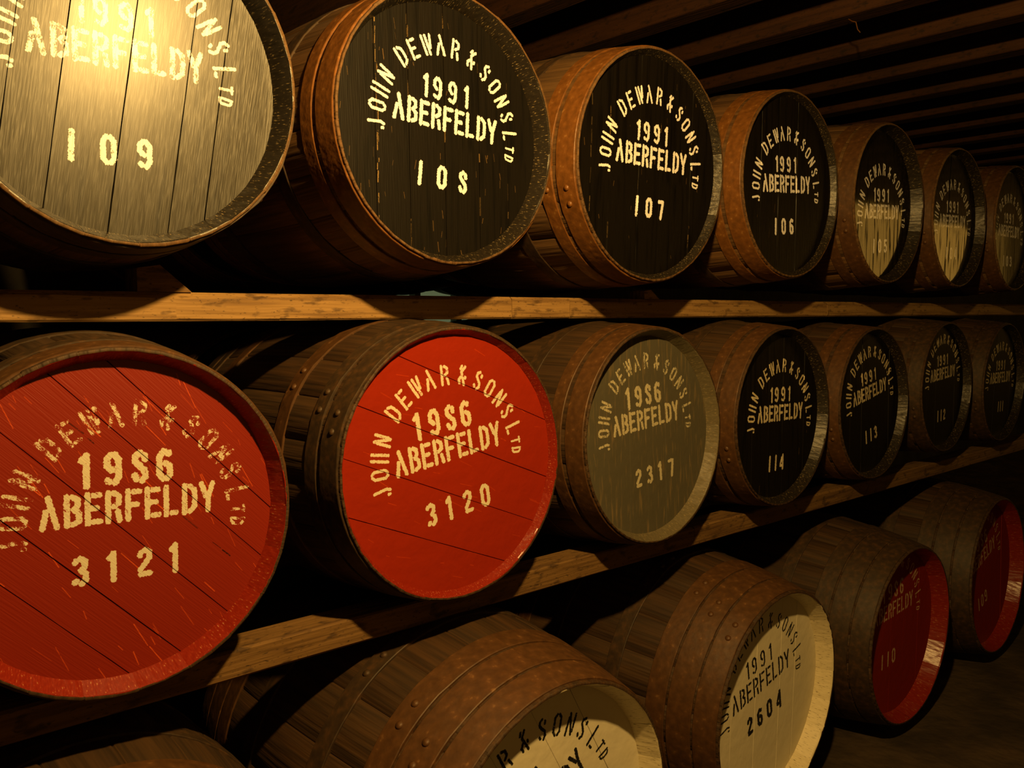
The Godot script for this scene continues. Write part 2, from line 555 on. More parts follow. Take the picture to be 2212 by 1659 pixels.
func capsule(im: Image, a: Vector2, b: Vector2, w: float, col: Color, wear: float, shift: float) -> void:
	# one dab of a stencil brush from a to b, in pixels; ragged edge, worn where the noise says
	var size := im.get_width()
	var lo := Vector2(minf(a.x, b.x), minf(a.y, b.y)) - Vector2(w, w) * 1.4
	var hi := Vector2(maxf(a.x, b.x), maxf(a.y, b.y)) + Vector2(w, w) * 1.4
	var ab := b - a
	var l2 := maxf(ab.length_squared(), 0.001)
	var k := 1024.0 / size
	for y in range(maxi(0, int(lo.y)), mini(size, int(hi.y) + 1)):
		for x in range(maxi(0, int(lo.x)), mini(size, int(hi.x) + 1)):
			var p := Vector2(x, y)
			var t := clampf((p - a).dot(ab) / l2, 0.0, 1.0)
			var d := (p - a - ab * t).length()
			if d > w * 1.4:
				continue
			var alpha := clampf(w * (1.0 + 0.3 * edge_noise.get_noise_2d(x * k + shift, y * k)) - d + 0.6, 0.0, 1.0)
			if wear > 0.0 and alpha > 0.0:
				var n := wear_noise.get_noise_2d(x * k + shift, y * k * 0.6) * 0.7 + edge_noise.get_noise_2d(x * k * 2.3, y * k * 1.1 + shift) * 0.45
				alpha *= clampf((n + 1.05 - wear * 1.6) * 3.0, 0.0, 1.0)
			if alpha > 0.0:
				im.set_pixel(x, y, im.get_pixel(x, y).lerp(col, alpha * col.a))


func glyph(im: Image, ch: String, m: Transform2D, stroke: float, col: Color, wear: float, shift: float) -> void:
	if not GLYPHS.has(ch):
		return
	for line in GLYPHS[ch]:
		for i in range(0, line.size() - 2, 2):
			capsule(im, m * Vector2(line[i], line[i + 1]), m * Vector2(line[i + 2], line[i + 3]), stroke, col, wear, shift)


const ARC := [["J", 187], ["O", 175], ["H", 164], ["N", 153], ["D", 134], ["E", 122.5], ["W", 110.5], ["A", 98], ["R", 86], ["&", 71.5], ["S", 57], ["O", 45], ["N", 33.5], ["S", 22], ["L", 8], ["T", -1], ["D", -8]]


func letter_head(im: Image, d: Dictionary, board: float) -> void:
	# d: year, number, roll (degrees), at (centre shift), number_at, ink, wear, arc_wear, arc_fade...
	var size := float(im.get_width())
	var scale := size / (2.0 * R0) * R0      # pixels per rim radius
	var ang: float = deg_to_rad(d.roll) - board
	# rim-radius units, y up, to pixels
	var to_px := Transform2D(Vector2(scale, 0), Vector2(0, -scale), Vector2(size, size) * 0.5) * Transform2D(ang, Vector2.ZERO)
	var unroll := Transform2D(-deg_to_rad(d.roll), Vector2.ZERO)
	var base: Transform2D = to_px * Transform2D(0.0, unroll * d.at)
	var ink: Color = d.ink
	var wear: float = d.get("wear", 0.1)
	var arc_wear: float = d.get("arc_wear", wear)
	var px := scale
	var s: float = d.get("scale", 1.0)
	var bold: float = d.get("bold", 1.0)
	var shift: float = d.get("shift", 0.0)
	if d.get("arc", true):
		for a in ARC:
			var th := deg_to_rad(a[1])
			var small: float = 0.6 if a[1] < 3 else 1.0
			var hh := 0.135 * s * small
			var mid := Vector2(cos(th), sin(th)) * 0.625 * s + Vector2(0.035, 0)
			var g := base * Transform2D(th - PI / 2, mid) * Transform2D(Vector2(hh * 1.05, 0), Vector2(0, hh), Vector2(-hh * 0.3, -hh * 0.5))
			glyph(im, a[0], g, 0.0112 * px * bold * sqrt(small), ink, arc_wear, shift)
	var word := "ABERFELDY"
	for i in 9:
		var hh := 0.165 * s
		var g := base * Transform2D(Vector2(hh * 0.98, 0), Vector2(0, hh), Vector2((-0.44 + i * 0.108) * s, 0.005))
		glyph(im, word[i], g, 0.0155 * px * bold, ink, wear, shift + 40.0)
	var year: String = d.year
	var xs := [-0.215, -0.115, 0.025, 0.165] if year == "1991" else [-0.265, -0.125, 0.025, 0.165]
	for i in 4:
		var hh: float = 0.15 * s if year == "1991" else 0.175 * s
		var g := base * Transform2D(Vector2(hh * 1.0, 0), Vector2(0, hh), Vector2(xs[i] * s, 0.22 * s))
		glyph(im, year[i], g, (0.0145 if year == "1991" else 0.018) * px * bold, ink, wear, shift + 80.0)
	var num: String = d.number
	var nb: Transform2D = to_px * Transform2D(0.0, unroll * d.number_at)
	var pitch: float = d.get("pitch", 0.165)
	for i in num.length():
		var hh := 0.155 * s
		var g := nb * Transform2D(Vector2(hh, 0), Vector2(0, hh), Vector2((i - (num.length() - 1) * 0.5) * pitch - hh * 0.28, 0.0))
		glyph(im, num[i], g, 0.0162 * px * bold * d.get("num_bold", 1.0), ink, wear * 0.6, shift + 120.0)


func scratch(im: Image, count: int, col: Color, seed_: int, length: float, slant := 0.0, wide := 1.0) -> void:
	var r := RandomNumberGenerator.new()
	r.seed = seed_
	var size := float(im.get_width())
	for i in count:
		var a := r.randf() * TAU
		var rad := sqrt(r.randf()) * 0.46
		var p := Vector2(0.5 + rad * cos(a), 0.5 + rad * sin(a)) * size
		var dir := Vector2.from_angle(PI / 2 + slant + r.randf_range(-0.25, 0.25)) * size * length * r.randf_range(0.2, 1.0)
		var c := col
		c.a = col.a * r.randf_range(0.4, 1.0)
		capsule(im, p, p + dir, maxf(0.6, size / 1024.0 * wide * r.randf_range(0.6, 1.6)), c, 0.25, i * 13.0)


func seam_chips(im: Image, seams: Array, col: Color, seed_: int, share: float) -> void:
	# paint lost along the joints between the boards, in broken pale dashes
	var r := RandomNumberGenerator.new()
	r.seed = seed_
	var size := float(im.get_width())
	for sx in seams:
		var x: float = (sx / (2.0 * R0) + 0.5) * size
		var y := 0.0
		while y < size:
			var l := r.randf_range(0.01, 0.07) * size
			if r.randf() < share:
				var c := col
				c.a = r.randf_range(0.3, 0.9)
				capsule(im, Vector2(x + r.randf_range(-2, 2) * size / 1024.0, y), Vector2(x + r.randf_range(-2, 2) * size / 1024.0, y + l), r.randf_range(1.0, 2.6) * size / 1024.0, c, 0.35, y)
			y += l * r.randf_range(1.0, 2.5)


func paint_head(size: int, paint: Color, d: Dictionary, board: float, seams: Array) -> ImageTexture:
	var im := Image.create(size, size, false, Image.FORMAT_RGBA8)
	im.fill(paint)
	var full := Rect2i(0, 0, size, size)
	for name_ in d.get("layers", []):
		var o: Image = overlay[name_].duplicate()
		o.resize(size, size, Image.INTERPOLATE_BILINEAR)
		im.blend_rect(o, full, Vector2i.ZERO)
	if d.get("chips", 0.0) > 0.0:
		seam_chips(im, seams, d.get("chip_ink", Color(0.5, 0.4, 0.24)), int(d.get("shift", 1.0)) + 5, d.chips)
	for l in d.get("lines", []):
		seam_chips(im, [l[0]], d.get("chip_ink", Color(0.62, 0.5, 0.3)), int(d.get("shift", 1.0)) + 7, l[1])
	if d.get("scratches", 0) > 0:
		scratch(im, d.scratches, d.get("scratch_ink", Color(0.6, 0.45, 0.25, 0.7)), int(d.get("shift", 1.0)) + 9, d.get("scratch_length", 0.06), d.get("scratch_slant", 0.0))
	if d.has("year"):
		letter_head(im, d, board)
	im.convert(Image.FORMAT_RGB8)
	return ImageTexture.create_from_image(im)


# ---------------------------------------------------------------- the casks

func make_cask(called: String, label: String, group: String, at: Vector3, rim: float, yaw: float, pitch: float, o: Dictionary) -> Node3D:
	var t := thing(called, label, "cask", at, group)
	t.rotation = Vector3(-pitch, yaw, 0)
	t.scale = Vector3.ONE * (rim / R0)
	bulge = o.get("bulge", RB)
	var depth: float = o.get("depth", 0.035)
	var r_in: float = o.get("r_in", 0.292)
	var turn: float = o.get("turn", 0.0)
	var rr := RandomNumberGenerator.new()
	rr.seed = int(at.x * 100.0) + int(at.y * 1000.0) + 17
	# staves
	for k in STAVES:
		var tone := rr.randi() % 4
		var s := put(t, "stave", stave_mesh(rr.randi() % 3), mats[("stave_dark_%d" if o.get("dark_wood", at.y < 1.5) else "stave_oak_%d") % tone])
		s.rotation.z = TAU * k / STAVES + turn
	# painted stave ends
	var paint: StandardMaterial3D = o.chime
	var ch := put(t, "chime", chime_mesh(depth, r_in), paint)
	ch.rotation.z = turn
	# head boards
	var board: float = deg_to_rad(o.get("board", 0.0))
	var rad := r_in + 0.003
	var n: int = o.get("boards", 6)
	var edges := [-rad]
	for i in range(1, n):
		edges.append(-rad + 2.0 * rad * (i + rr.randf_range(-0.18, 0.18)) / n)
	edges.append(rad)
	var head_mat: StandardMaterial3D = o.head.call(edges.slice(1, n), board)
	for i in n:
		put(t, "head_board", head_board(edges[i], edges[i + 1], rad, -depth + rr.randf_range(-0.0009, 0.0006), rr.randf_range(-1, 1) * o.get("cup", 0.006), board, i * 7 + int(at.x * 50.0), o.get("groove", 0.003)), head_mat)
	# back head
	if not meshes.has("back_head"):
		var st := begin()
		st.set_smooth_group(-1)
		for i in 40:
			vert(st, Vector3(0, 0, -LEN + 0.03), Vector2(0.5, 0.5))
			vert(st, Vector3(0.308 * sin(TAU * (i + 1) / 40), 0.308 * cos(TAU * (i + 1) / 40), -LEN + 0.03), Vector2(1, 0.5))
			vert(st, Vector3(0.308 * sin(TAU * i / 40), 0.308 * cos(TAU * i / 40), -LEN + 0.03), Vector2(0.5, 1))
		meshes["back_head"] = finish(st)
	put(t, "back_head", meshes["back_head"], mats["stave_oak_2"])
	# hoops
	var lap: float = o.get("lap", -1.9)
	var bands: Array = o.get("bands", [[-0.006, -0.066], [-0.080, -0.122], [-0.215, -0.262]])
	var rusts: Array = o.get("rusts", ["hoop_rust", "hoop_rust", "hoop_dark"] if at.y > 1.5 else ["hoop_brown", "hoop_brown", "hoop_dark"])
	for side in 2:
		for i in bands.size():
			var b: Array = bands[i]
			var s0: float = b[0] if side == 0 else -LEN - b[1]
			var s1: float = b[1] if side == 0 else -LEN - b[0]
			var h := put(t, "hoop", hoop_mesh(s0, s1, lap + i * 0.13), mats[rusts[i]])
			if side == 0 and o.get("rivets", true):
				for k in 2:
					var a: float = lap + i * 0.13 + (k - 0.5) * 0.13
					var s := (s0 + s1) * 0.5
					var v := put(h, "rivet", rivet_mesh(), mats[rusts[i]])
					var q := radius(s) + 0.0052
					v.position = Vector3(q * sin(a), q * cos(a), s)
					v.rotation.z = -a
	return t


func head_maker(size: int, paint: Color, d: Dictionary, rough: float, normal: String, strength: float, coat := 0.0, coat_rough := 0.2, specular := 0.3, cracked := false) -> Callable:
	return func(seams: Array, board: float) -> StandardMaterial3D:
		var m := StandardMaterial3D.new()
		m.resource_name = "painted_head"
		m.albedo_texture = paint_head(size, paint, d, board, seams)
		m.texture_repeat = true
		m.metallic_specular = specular
		m.roughness = rough
		m.normal_enabled = true
		m.normal_texture = mats[normal]
		m.normal_scale = strength
		if coat > 0.0:
			m.clearcoat_enabled = true
			m.clearcoat = coat
			m.clearcoat_roughness = coat_rough
			if cracked:
				m.clearcoat_texture = mats["t_cracks"]
		return m


func casks() -> void:
	var black := lin(0.0065, 0.005, 0.0035)
	var cream := lin(0.93, 0.92, 0.95)
	var red := lin(0.22, 0.015, 0.004)
	var grey := lin(0.09, 0.082, 0.056)
	var white := lin(0.8, 0.74, 0.55)
	var ink := lin(0.012, 0.011, 0.01)
	var m_black := material("chime_black", Color.WHITE, mats["t_chip_black"], 0.4, mats["n_pit"], 0.15, Vector3(4, 4, 1))
	var m_red := material("chime_red", Color.WHITE, mats["t_chip_red"], 0.3, mats["n_pit"], 0.15, Vector3(4, 4, 1))
	var m_grey := material("chime_grey", Color.WHITE, mats["t_chip_grey"], 0.5, mats["n_pit"], 0.15, Vector3(4, 4, 1))
	var m_white := material("chime_white", Color.WHITE, mats["t_chip_white"], 0.5, mats["n_pit"], 0.15, Vector3(4, 4, 1))
	var top := "casks on the top tier"
	var middle := "casks on the middle tier"
	var low := "casks on the floor tier"

	# ---- top tier, from the left
	make_cask("cask", "large black-headed cask numbered 109 with lamp glare, nearest on the top tier", top, Vector3(0.5336, 1.8385, 0.01), 0.3065, -0.012, -0.01, {
		"depth": 0.05, "board": -9.0, "boards": 6, "cup": 0.02, "chime": m_black, "lap": 2.2, "rusts": ["hoop_dark", "hoop_dark", "hoop_dark"],
		"head": head_maker(1400, lin(0.02, 0.017, 0.011), {"year": "1991", "number": "I09", "roll": -1.0, "at": Vector2(-0.05, 0.03), "number_at": Vector2(-0.1, -0.52), "ink": cream, "wear": 0.42, "arc_wear": 0.3, "pitch": 0.2, "shift": 11.0, "layers": ["dark"]}, 0.5, "n_streak", 0.6, 0.7, 0.34, 0.45)})
	make_cask("cask", "black-headed cask numbered 108 with rust-brown hoops, second on the top tier", top, Vector3(1.239, 1.8326, 0.008), 0.3075, 0.0, 0.015, {
		"depth": 0.042, "board": 0.0, "boards": 6, "chime": m_black, "lap": 2.4,
		"head": head_maker(1200, black, {"year": "1991", "number": "I08", "roll": -4.5, "at": Vector2(0.0, 0.01), "number_at": Vector2(-0.03, -0.42), "ink": cream, "wear": 0.05, "shift": 31.0, "pitch": 0.2, "layers": ["dark"], "chips": 0.25, "lines": [[-0.186, 0.9], [-0.182, 0.7], [-0.1, 0.25]], "scratches": 45, "scratch_length": 0.04}, 0.5, "n_streak", 0.1)})
	make_cask("cask", "black-headed cask numbered 107 with broad orange-rusted chime hoop, on the top tier", top, Vector3(1.9407, 1.822, 0.021), 0.319, 0.005, -0.036, {
		"depth": 0.022, "r_in": 0.297, "board": 0.0, "boards": 5, "chime": m_black, "lap": -1.9,
		"head": head_maker(900, black, {"year": "1991", "number": "I07", "roll": -1.5, "at": Vector2(0.0, 0.0), "number_at": Vector2(0.0, -0.43), "ink": cream, "wear": 0.05, "shift": 51.0, "layers": ["dark"], "chips": 0.12, "lines": [[-0.24, 0.8]], "scratches": 22, "scratch_length": 0.03}, 0.42, "n_streak", 0.15)})
	make_cask("cask", "black-headed cask numbered 106 on the top tier, between 107 and 105", top, Vector3(2.692, 1.844, 0.0), 0.31, 0.015, -0.006, {
		"depth": 0.022, "r_in": 0.297, "board": 0.0, "boards": 5, "chime": m_black, "lap": 0.6, "turn": 0.1,
		"head": head_maker(700, black, {"year": "1991", "number": "I06", "roll": 3.7, "at": Vector2(-0.04, -0.07), "number_at": Vector2(-0.06, -0.52), "ink": cream, "wear": 0.08, "shift": 71.0, "layers": ["dark"], "scratches": 8}, 0.4, "n_streak", 0.15)})
	make_cask("cask", "dark cask with cracked shiny lower head, fifth on the top tier", top, Vector3(3.395, 1.838, 0.004), 0.306, 0.02, -0.01, {
		"rusts": ["hoop_brown", "hoop_brown", "hoop_dark"], "groove": 0.0006, "depth": 0.045, "board": 2.5, "boards": 7, "chime": m_black, "turn": 0.07,
		"head": head_maker(512, black, {"year": "1991", "number": "I05", "roll": 3.0, "at": Vector2(0.05, -0.17), "number_at": Vector2(0.05, -0.6), "ink": cream, "wear": 0.12, "shift": 91.0, "layers": ["dark"]}, 0.4, "n_streak", 0.2, 1.0, 0.07, 0.2, true)})
	make_cask("cask", "dark cask with fine-cracked glossy head, sixth on the top tier", top, Vector3(4.088, 1.832, -0.005), 0.303, 0.02, 0.0, {
		"rusts": ["hoop_brown", "hoop_brown", "hoop_dark"], "groove": 0.0006, "depth": 0.04, "board": -3.0, "boards": 7, "chime": m_black, "turn": 0.03,
		"head": head_maker(512, black, {"year": "1991", "number": "I04", "roll": 2.0, "at": Vector2(0.02, -0.12), "number_at": Vector2(0.02, -0.58), "ink": cream, "wear": 0.3, "shift": 111.0, "layers": ["dark"]}, 0.4, "n_streak", 0.2, 1.0, 0.07, 0.2, true)})
	make_cask("cask", "farthest cask on the top tier, cut by the right edge, dark glossy head", top, Vector3(4.785, 1.83, -0.01), 0.304, 0.02, 0.0, {
		"rusts": ["hoop_brown", "hoop_brown", "hoop_dark"], "groove": 0.0006, "depth": 0.04, "board": 0.0, "boards": 6, "chime": m_black, "turn": 0.15,
		"head": head_maker(512, black, {"year": "1991", "number": "I03", "roll": 0.0, "at": Vector2(0.0, -0.12), "number_at": Vector2(0.0, -0.6), "ink": cream, "wear": 0.3, "shift": 131.0, "layers": ["dark"]}, 0.4, "n_streak", 0.2, 1.0, 0.07, 0.2, true)})

	# ---- middle tier
	make_cask("cask", "red-headed cask numbered 3121 with worn cream lettering, leftmost on the middle tier", middle, Vector3(0.49, 1.042, 0.004), 0.313, -0.05, -0.004, {
		"depth": 0.036, "board": 44.0, "boards": 6, "cup": 0.012, "chime": m_red, "lap": 1.2, "rusts": ["hoop_brown", "hoop_dark", "hoop_dark"], "turn": 0.05,
		"head": head_maker(1400, red, {"year": "1986", "number": "3121", "roll": -1.5, "at": Vector2(0.05, -0.01), "number_at": Vector2(0.05, -0.35), "ink": lin(0.66, 0.6, 0.46), "wear": 0.22, "arc_wear": 0.55, "pitch": 0.175, "bold": 1.05, "shift": 151.0, "layers": [], "scratches": 80, "scratch_length": 0.09, "scratch_ink": Color(0.85, 0.36, 0.14, 0.8), "scratch_slant": 0.25, "lines": [[0.075, 0.18], [-0.02, 0.1]], "chip_ink": Color(0.1, 0.01, 0.005)}, 0.4, "n_streak", 0.12, 0.0, 0.2, 0.5)})
	make_cask("cask", "bright red cask numbered 3120 with tilted cream lettering, second on the middle tier", middle, Vector3(1.24, 1.064, 0.017), 0.319, -0.01, 0.02, {
		"depth": 0.02, "r_in": 0.298, "board": 68.0, "boards": 5, "cup": 0.006, "chime": m_red, "lap": -1.2, "rusts": ["hoop_dark", "hoop_dark", "hoop_brown"],
		"head": head_maker(1200, lin(0.28, 0.02, 0.005), {"year": "1986", "number": "3120", "roll": 8.5, "at": Vector2(-0.06, 0.02), "number_at": Vector2(0.04, -0.395), "ink": lin(0.7, 0.62, 0.46), "wear": 0.16, "arc_wear": 0.22, "pitch": 0.17, "shift": 171.0, "layers": [], "scratches": 40, "scratch_ink": Color(0.85, 0.32, 0.12, 0.5), "scratch_slant": 0.0}, 0.36, "n_soft", 0.35)})
	make_cask("cask", "grey-headed cask numbered 2317 with faded cream lettering, middle tier", middle, Vector3(1.975, 1.059, 0.008), 0.3125, 0.02, 0.03, {
		"depth": 0.036, "board": 0.0, "boards": 6, "chime": m_grey, "lap": 0.5, "turn": 0.09,
		"head": head_maker(900, grey, {"year": "1986", "number": "2317", "roll": 5.0, "at": Vector2(-0.04, 0.07), "number_at": Vector2(0.1, -0.445), "ink": lin(0.5, 0.45, 0.3), "wear": 0.22, "arc_wear": 0.42, "pitch": 0.165, "shift": 191.0, "layers": ["pale"], "scratches": 14, "scratch_ink": Color(0.55, 0.45, 0.3, 0.5)}, 0.55, "n_soft", 0.25)})
	make_cask("cask", "black-headed cask numbered 114 on the middle tier, right of the grey head", middle, Vector3(2.67, 1.058, 0.001), 0.306, 0.025, -0.001, {
		"depth": 0.035, "board": 0.0, "boards": 5, "chime": m_black, "turn": 0.02,
		"head": head_maker(700, black, {"year": "1991", "number": "II4", "roll": -1.0, "at": Vector2(0.06, -0.055), "number_at": Vector2(0.0, -0.615), "ink": lin(0.66, 0.58, 0.4), "wear": 0.15, "pitch": 0.13, "shift": 211.0, "layers": ["dark"], "scratches": 10}, 0.45, "n_streak", 0.15)})
	make_cask("cask", "black-headed cask numbered 113 on the middle tier, right of 114", middle, Vector3(3.368, 1.053, -0.019), 0.3, 0.02, 0.011, {
		"depth": 0.035, "board": 0.0, "boards": 5, "chime": m_black, "turn": 0.12,
		"head": head_maker(512, black, {"year": "1991", "number": "II3", "roll": 10.0, "at": Vector2(0.05, 0.06), "number_at": Vector2(0.115, -0.51), "ink": lin(0.66, 0.58, 0.4), "wear": 0.15, "pitch": 0.14, "shift": 231.0, "layers": ["dark"]}, 0.45, "n_streak", 0.15)})
	make_cask("cask", "dim black-headed cask numbered 112 on the middle tier, second from right", middle, Vector3(4.055, 1.079, -0.021), 0.29, 0.03, 0.0, {
		"depth": 0.035, "board": 0.0, "boards": 5, "rusts": ["hoop_dark", "hoop_dark", "hoop_dark"], "chime": m_black, "turn": 0.05,
		"head": head_maker(512, black, {"year": "1991", "number": "II2", "roll": 3.5, "at": Vector2(0.06, 0.12), "number_at": Vector2(0.065, -0.53), "ink": lin(0.6, 0.52, 0.36), "wear": 0.2, "pitch": 0.13, "shift": 251.0, "layers": ["dark"]}, 0.5, "n_streak", 0.15)})
	make_cask("cask", "dim black-headed cask numbered 111, rightmost on the middle tier", middle, Vector3(4.758, 1.062, -0.027), 0.296, 0.023, -0.02, {
		"depth": 0.035, "board": 0.0, "boards": 5, "rusts": ["hoop_dark", "hoop_dark", "hoop_dark"], "chime": m_black, "turn": 0.02,
		"head": head_maker(512, black, {"year": "1991", "number": "III", "roll": 0.0, "at": Vector2(0.08, -0.01), "number_at": Vector2(0.2, -0.51), "ink": lin(0.6, 0.52, 0.36), "wear": 0.2, "pitch": 0.11, "shift": 271.0, "layers": ["dark"]}, 0.5, "n_streak", 0.15)})

	# ---- floor tier, farther out into the aisle
	var plain := head_maker(256, lin(0.05, 0.035, 0.022), {"layers": ["dark"]}, 0.6, "n_brush", 0.3)
	var wide := [[-0.006, -0.068], [-0.074, -0.142], [-0.149, -0.205], [-0.30, -0.345]]
	var browns := ["hoop_brown", "hoop_brown", "hoop_brown", "hoop_dark"]
	make_cask("cask", "brown cask on the floor at bottom left, only its hooped top showing", low, Vector3(0.43, 0.19, 0.22), 0.36, 0.02, 0.0, {
		"depth": 0.05, "chime": m_black, "bulge": 0.37, "bands": wide, "rusts": browns, "head": plain, "rivets": false})
	make_cask("cask", "cask on the floor with cream head cut by the bottom edge, riveted brown hoops", low, Vector3(1.324, 0.2045, 0.267), 0.379, 0.025, -0.019, {
		"depth": 0.047, "board": 30.0, "boards": 6, "cup": 0.0, "groove": 0.0007, "chime": m_white, "lap": -0.95, "bulge": 0.37, "bands": wide, "rusts": browns,
		"head": head_maker(900, white, {"year": "1991", "number": "2605", "roll": 33.0, "at": Vector2(-0.05, 0.05), "number_at": Vector2(0.1, -0.35), "ink": ink, "wear": 0.25, "bold": 0.8, "shift": 291.0, "layers": []}, 0.55, "n_soft", 0.25)})
	make_cask("cask", "cask on the floor with cream head numbered 2604 in black", low, Vector3(2.408, 0.179, 0.163), 0.356, 0.035, -0.026, {
		"depth": 0.048, "board": 0.0, "boards": 5, "cup": 0.0, "groove": 0.0007, "chime": m_white, "lap": -0.7, "bulge": 0.37, "bands": wide, "rusts": browns, "turn": 0.08,
		"head": head_maker(900, white, {"year": "1991", "number": "2604", "roll": 11.0, "at": Vector2(-0.09, 0.08), "num_bold": 1.45, "number_at": Vector2(0.01, -0.22), "ink": ink, "wear": 0.18, "bold": 0.72, "pitch": 0.165, "shift": 311.0, "layers": []}, 0.55, "n_soft", 0.25)})
	make_cask("cask", "red-headed cask numbered 110 on the floor, right of the cream head 2604", low, Vector3(3.336, 0.166, 0.167), 0.344, 0.006, -0.007, {
		"depth": 0.056, "board": 0.0, "boards": 5, "chime": m_red, "bulge": 0.37, "bands": wide, "rusts": ["hoop_dark", "hoop_dark", "hoop_dark", "hoop_dark"], "turn": 0.03, "dark_wood": true, "rivets": false,
		"head": head_maker(512, red, {"year": "1986", "number": "II0", "roll": 2.7, "at": Vector2(-0.12, 0.2), "number_at": Vector2(-0.2, -0.35), "ink": lin(0.55, 0.4, 0.25), "wear": 0.25, "bold": 0.75, "pitch": 0.14, "shift": 331.0, "layers": []}, 0.5, "n_soft", 0.25)})
	make_cask("cask", "red-headed cask on the floor at the right edge, farthest of the floor tier", low, Vector3(4.359, 0.184, 0.119), 0.361, 0.031, 0.02, {
		"depth": 0.052, "board": 0.0, "boards": 5, "chime": m_red, "bulge": 0.37, "bands": wide, "rusts": ["hoop_dark", "hoop_dark", "hoop_dark", "hoop_dark"], "turn": 0.06, "dark_wood": true, "rivets": false,
		"head": head_maker(512, red, {"year": "1986", "number": "I09", "roll": 15.0, "at": Vector2(-0.15, 0.15), "number_at": Vector2(-0.085, -0.415), "ink": lin(0.55, 0.4, 0.25), "wear": 0.25, "bold": 0.75, "pitch": 0.13, "shift": 351.0, "layers": []}, 0.5, "n_soft", 0.25)})

	# ---- a second rank stands behind the first; the gaps let one see a little of it
	var i := 0
	for p in [[1.24, 1.06, "plain cask behind red casks 3121 and 3120 on the middle tier"], [1.95, 1.06, "plain cask behind red cask 3120 and the grey head 2317"], [2.66, 1.06, "plain cask behind the grey head 2317 and cask 114"], [1.24, 1.83, "dark cask half seen in the gap right of the glaring leftmost top cask"], [1.95, 1.83, "plain dark cask behind the top tier, beside the teal window glimpse"], [2.66, 1.83, "plain dark cask behind the broad orange-hooped cask of the top tier"]]:
		make_cask("cask", p[2], "casks of the rear rank", Vector3(p[0], p[1], -1.0), 0.312, 0.0, 0.0, {
			"depth": 0.035, "chime": m_black, "head": plain, "turn": 0.04 * i, "boards": 5, "rivets": false, "dark_wood": true})
		i += 1


# ---------------------------------------------------------------- racks

func rack_beam(called: String, label: String, at: Vector3, cuts: Array, w: float, h: float, mat: String, seed_: int, top_front: float) -> Node3D:
	var t := thing(called, label, "rack beam", at)
	for i in cuts.size() - 1:
		var p := put(t, "timber", beam(cuts[i + 1] - cuts[i] - 0.002, w, h, 0.005, 0.0008, seed_ + i, top_front), mats[mat])
		p.position.x = cuts[i]
	return t


func racks() -> void:
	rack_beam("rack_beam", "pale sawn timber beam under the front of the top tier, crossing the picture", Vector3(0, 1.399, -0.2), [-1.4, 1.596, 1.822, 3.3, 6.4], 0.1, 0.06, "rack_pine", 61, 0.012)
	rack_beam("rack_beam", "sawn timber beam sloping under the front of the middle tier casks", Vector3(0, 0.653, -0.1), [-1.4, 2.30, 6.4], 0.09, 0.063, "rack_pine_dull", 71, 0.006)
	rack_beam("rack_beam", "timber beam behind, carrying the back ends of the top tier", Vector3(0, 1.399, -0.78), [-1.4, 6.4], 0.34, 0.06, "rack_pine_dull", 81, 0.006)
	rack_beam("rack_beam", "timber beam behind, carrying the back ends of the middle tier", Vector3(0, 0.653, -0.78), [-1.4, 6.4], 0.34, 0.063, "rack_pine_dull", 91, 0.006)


func wedge(label: String, at: Vector3, size: Vector3, mirror: bool, mat: String) -> void:
	# a chock: a block sawn off on the slant
	var st := begin()
	st.set_smooth_group(-1)
	var s := -1.0 if mirror else 1.0
	var pr := [Vector2(0, 0), Vector2(size.x * s, 0), Vector2(size.x * s * 0.97, size.y * 0.06), Vector2(size.x * 0.42 * s, size.y), Vector2(0, size.y * 0.86)]
	for i in 5:
		var a: Vector2 = pr[i]
		var b: Vector2 = pr[(i + 1) % 5]
		var q := [Vector3(a.x, a.y, 0), Vector3(b.x, b.y, 0), Vector3(b.x, b.y, -size.z), Vector3(a.x, a.y, -size.z)]
		var uv := [Vector2(0, 0), Vector2(a.distance_to(b), 0), Vector2(a.distance_to(b), size.z), Vector2(0, size.z)]
		if mirror:
			q.reverse()
			uv.reverse()
		quad(st, q[0], q[1], q[2], q[3], uv[0], uv[1], uv[2], uv[3])
	for z in [0.0, -size.z]:
		for i in range(1, 4):
			var q := [pr[0], pr[i + 1], pr[i]]
			if (z < 0.0) != mirror:
				q.reverse()
			for p in q:
				vert(st, Vector3(p.x, p.y, z), p)
	var o := put(self, "chock", finish(st), mats[mat])
	o.position = at
	tag(o, label, "chock")


func small_things() -> void:
	wedge("wooden chock on the upper beam, wedged under the right of cask 109", Vector3(0.6, 1.459, -0.21), Vector3(0.11, 0.055, 0.07), false, "rack_pine_dull")
	wedge("small pale chock on the upper beam under the right of cask 107", Vector3(2.17, 1.459, -0.21), Vector3(0.075, 0.03, 0.06), false, "rack_pine")


# ---------------------------------------------------------------- room

func wall_with_hole(st: SurfaceTool, lo: Vector3, hi: Vector3, axis: int, hlo: Vector2, hhi: Vector2) -> void:
	# a wall whose long side runs along `axis` (0 = x, 2 = z), with one opening given by (along, up)
	var a := lo
	var b := hi
	b[axis] = hlo.x
	box(st, a, b)
	a = lo
	a[axis] = hhi.x
	box(st, a, hi)
	a = lo
	b = hi
	a[axis] = hlo.x
	b[axis] = hhi.x
	b.y = hlo.y
	box(st, a, b)
	a = lo
	b = hi
	a[axis] = hlo.x
	b[axis] = hhi.x
	a.y = hhi.y
	box(st, a, b)


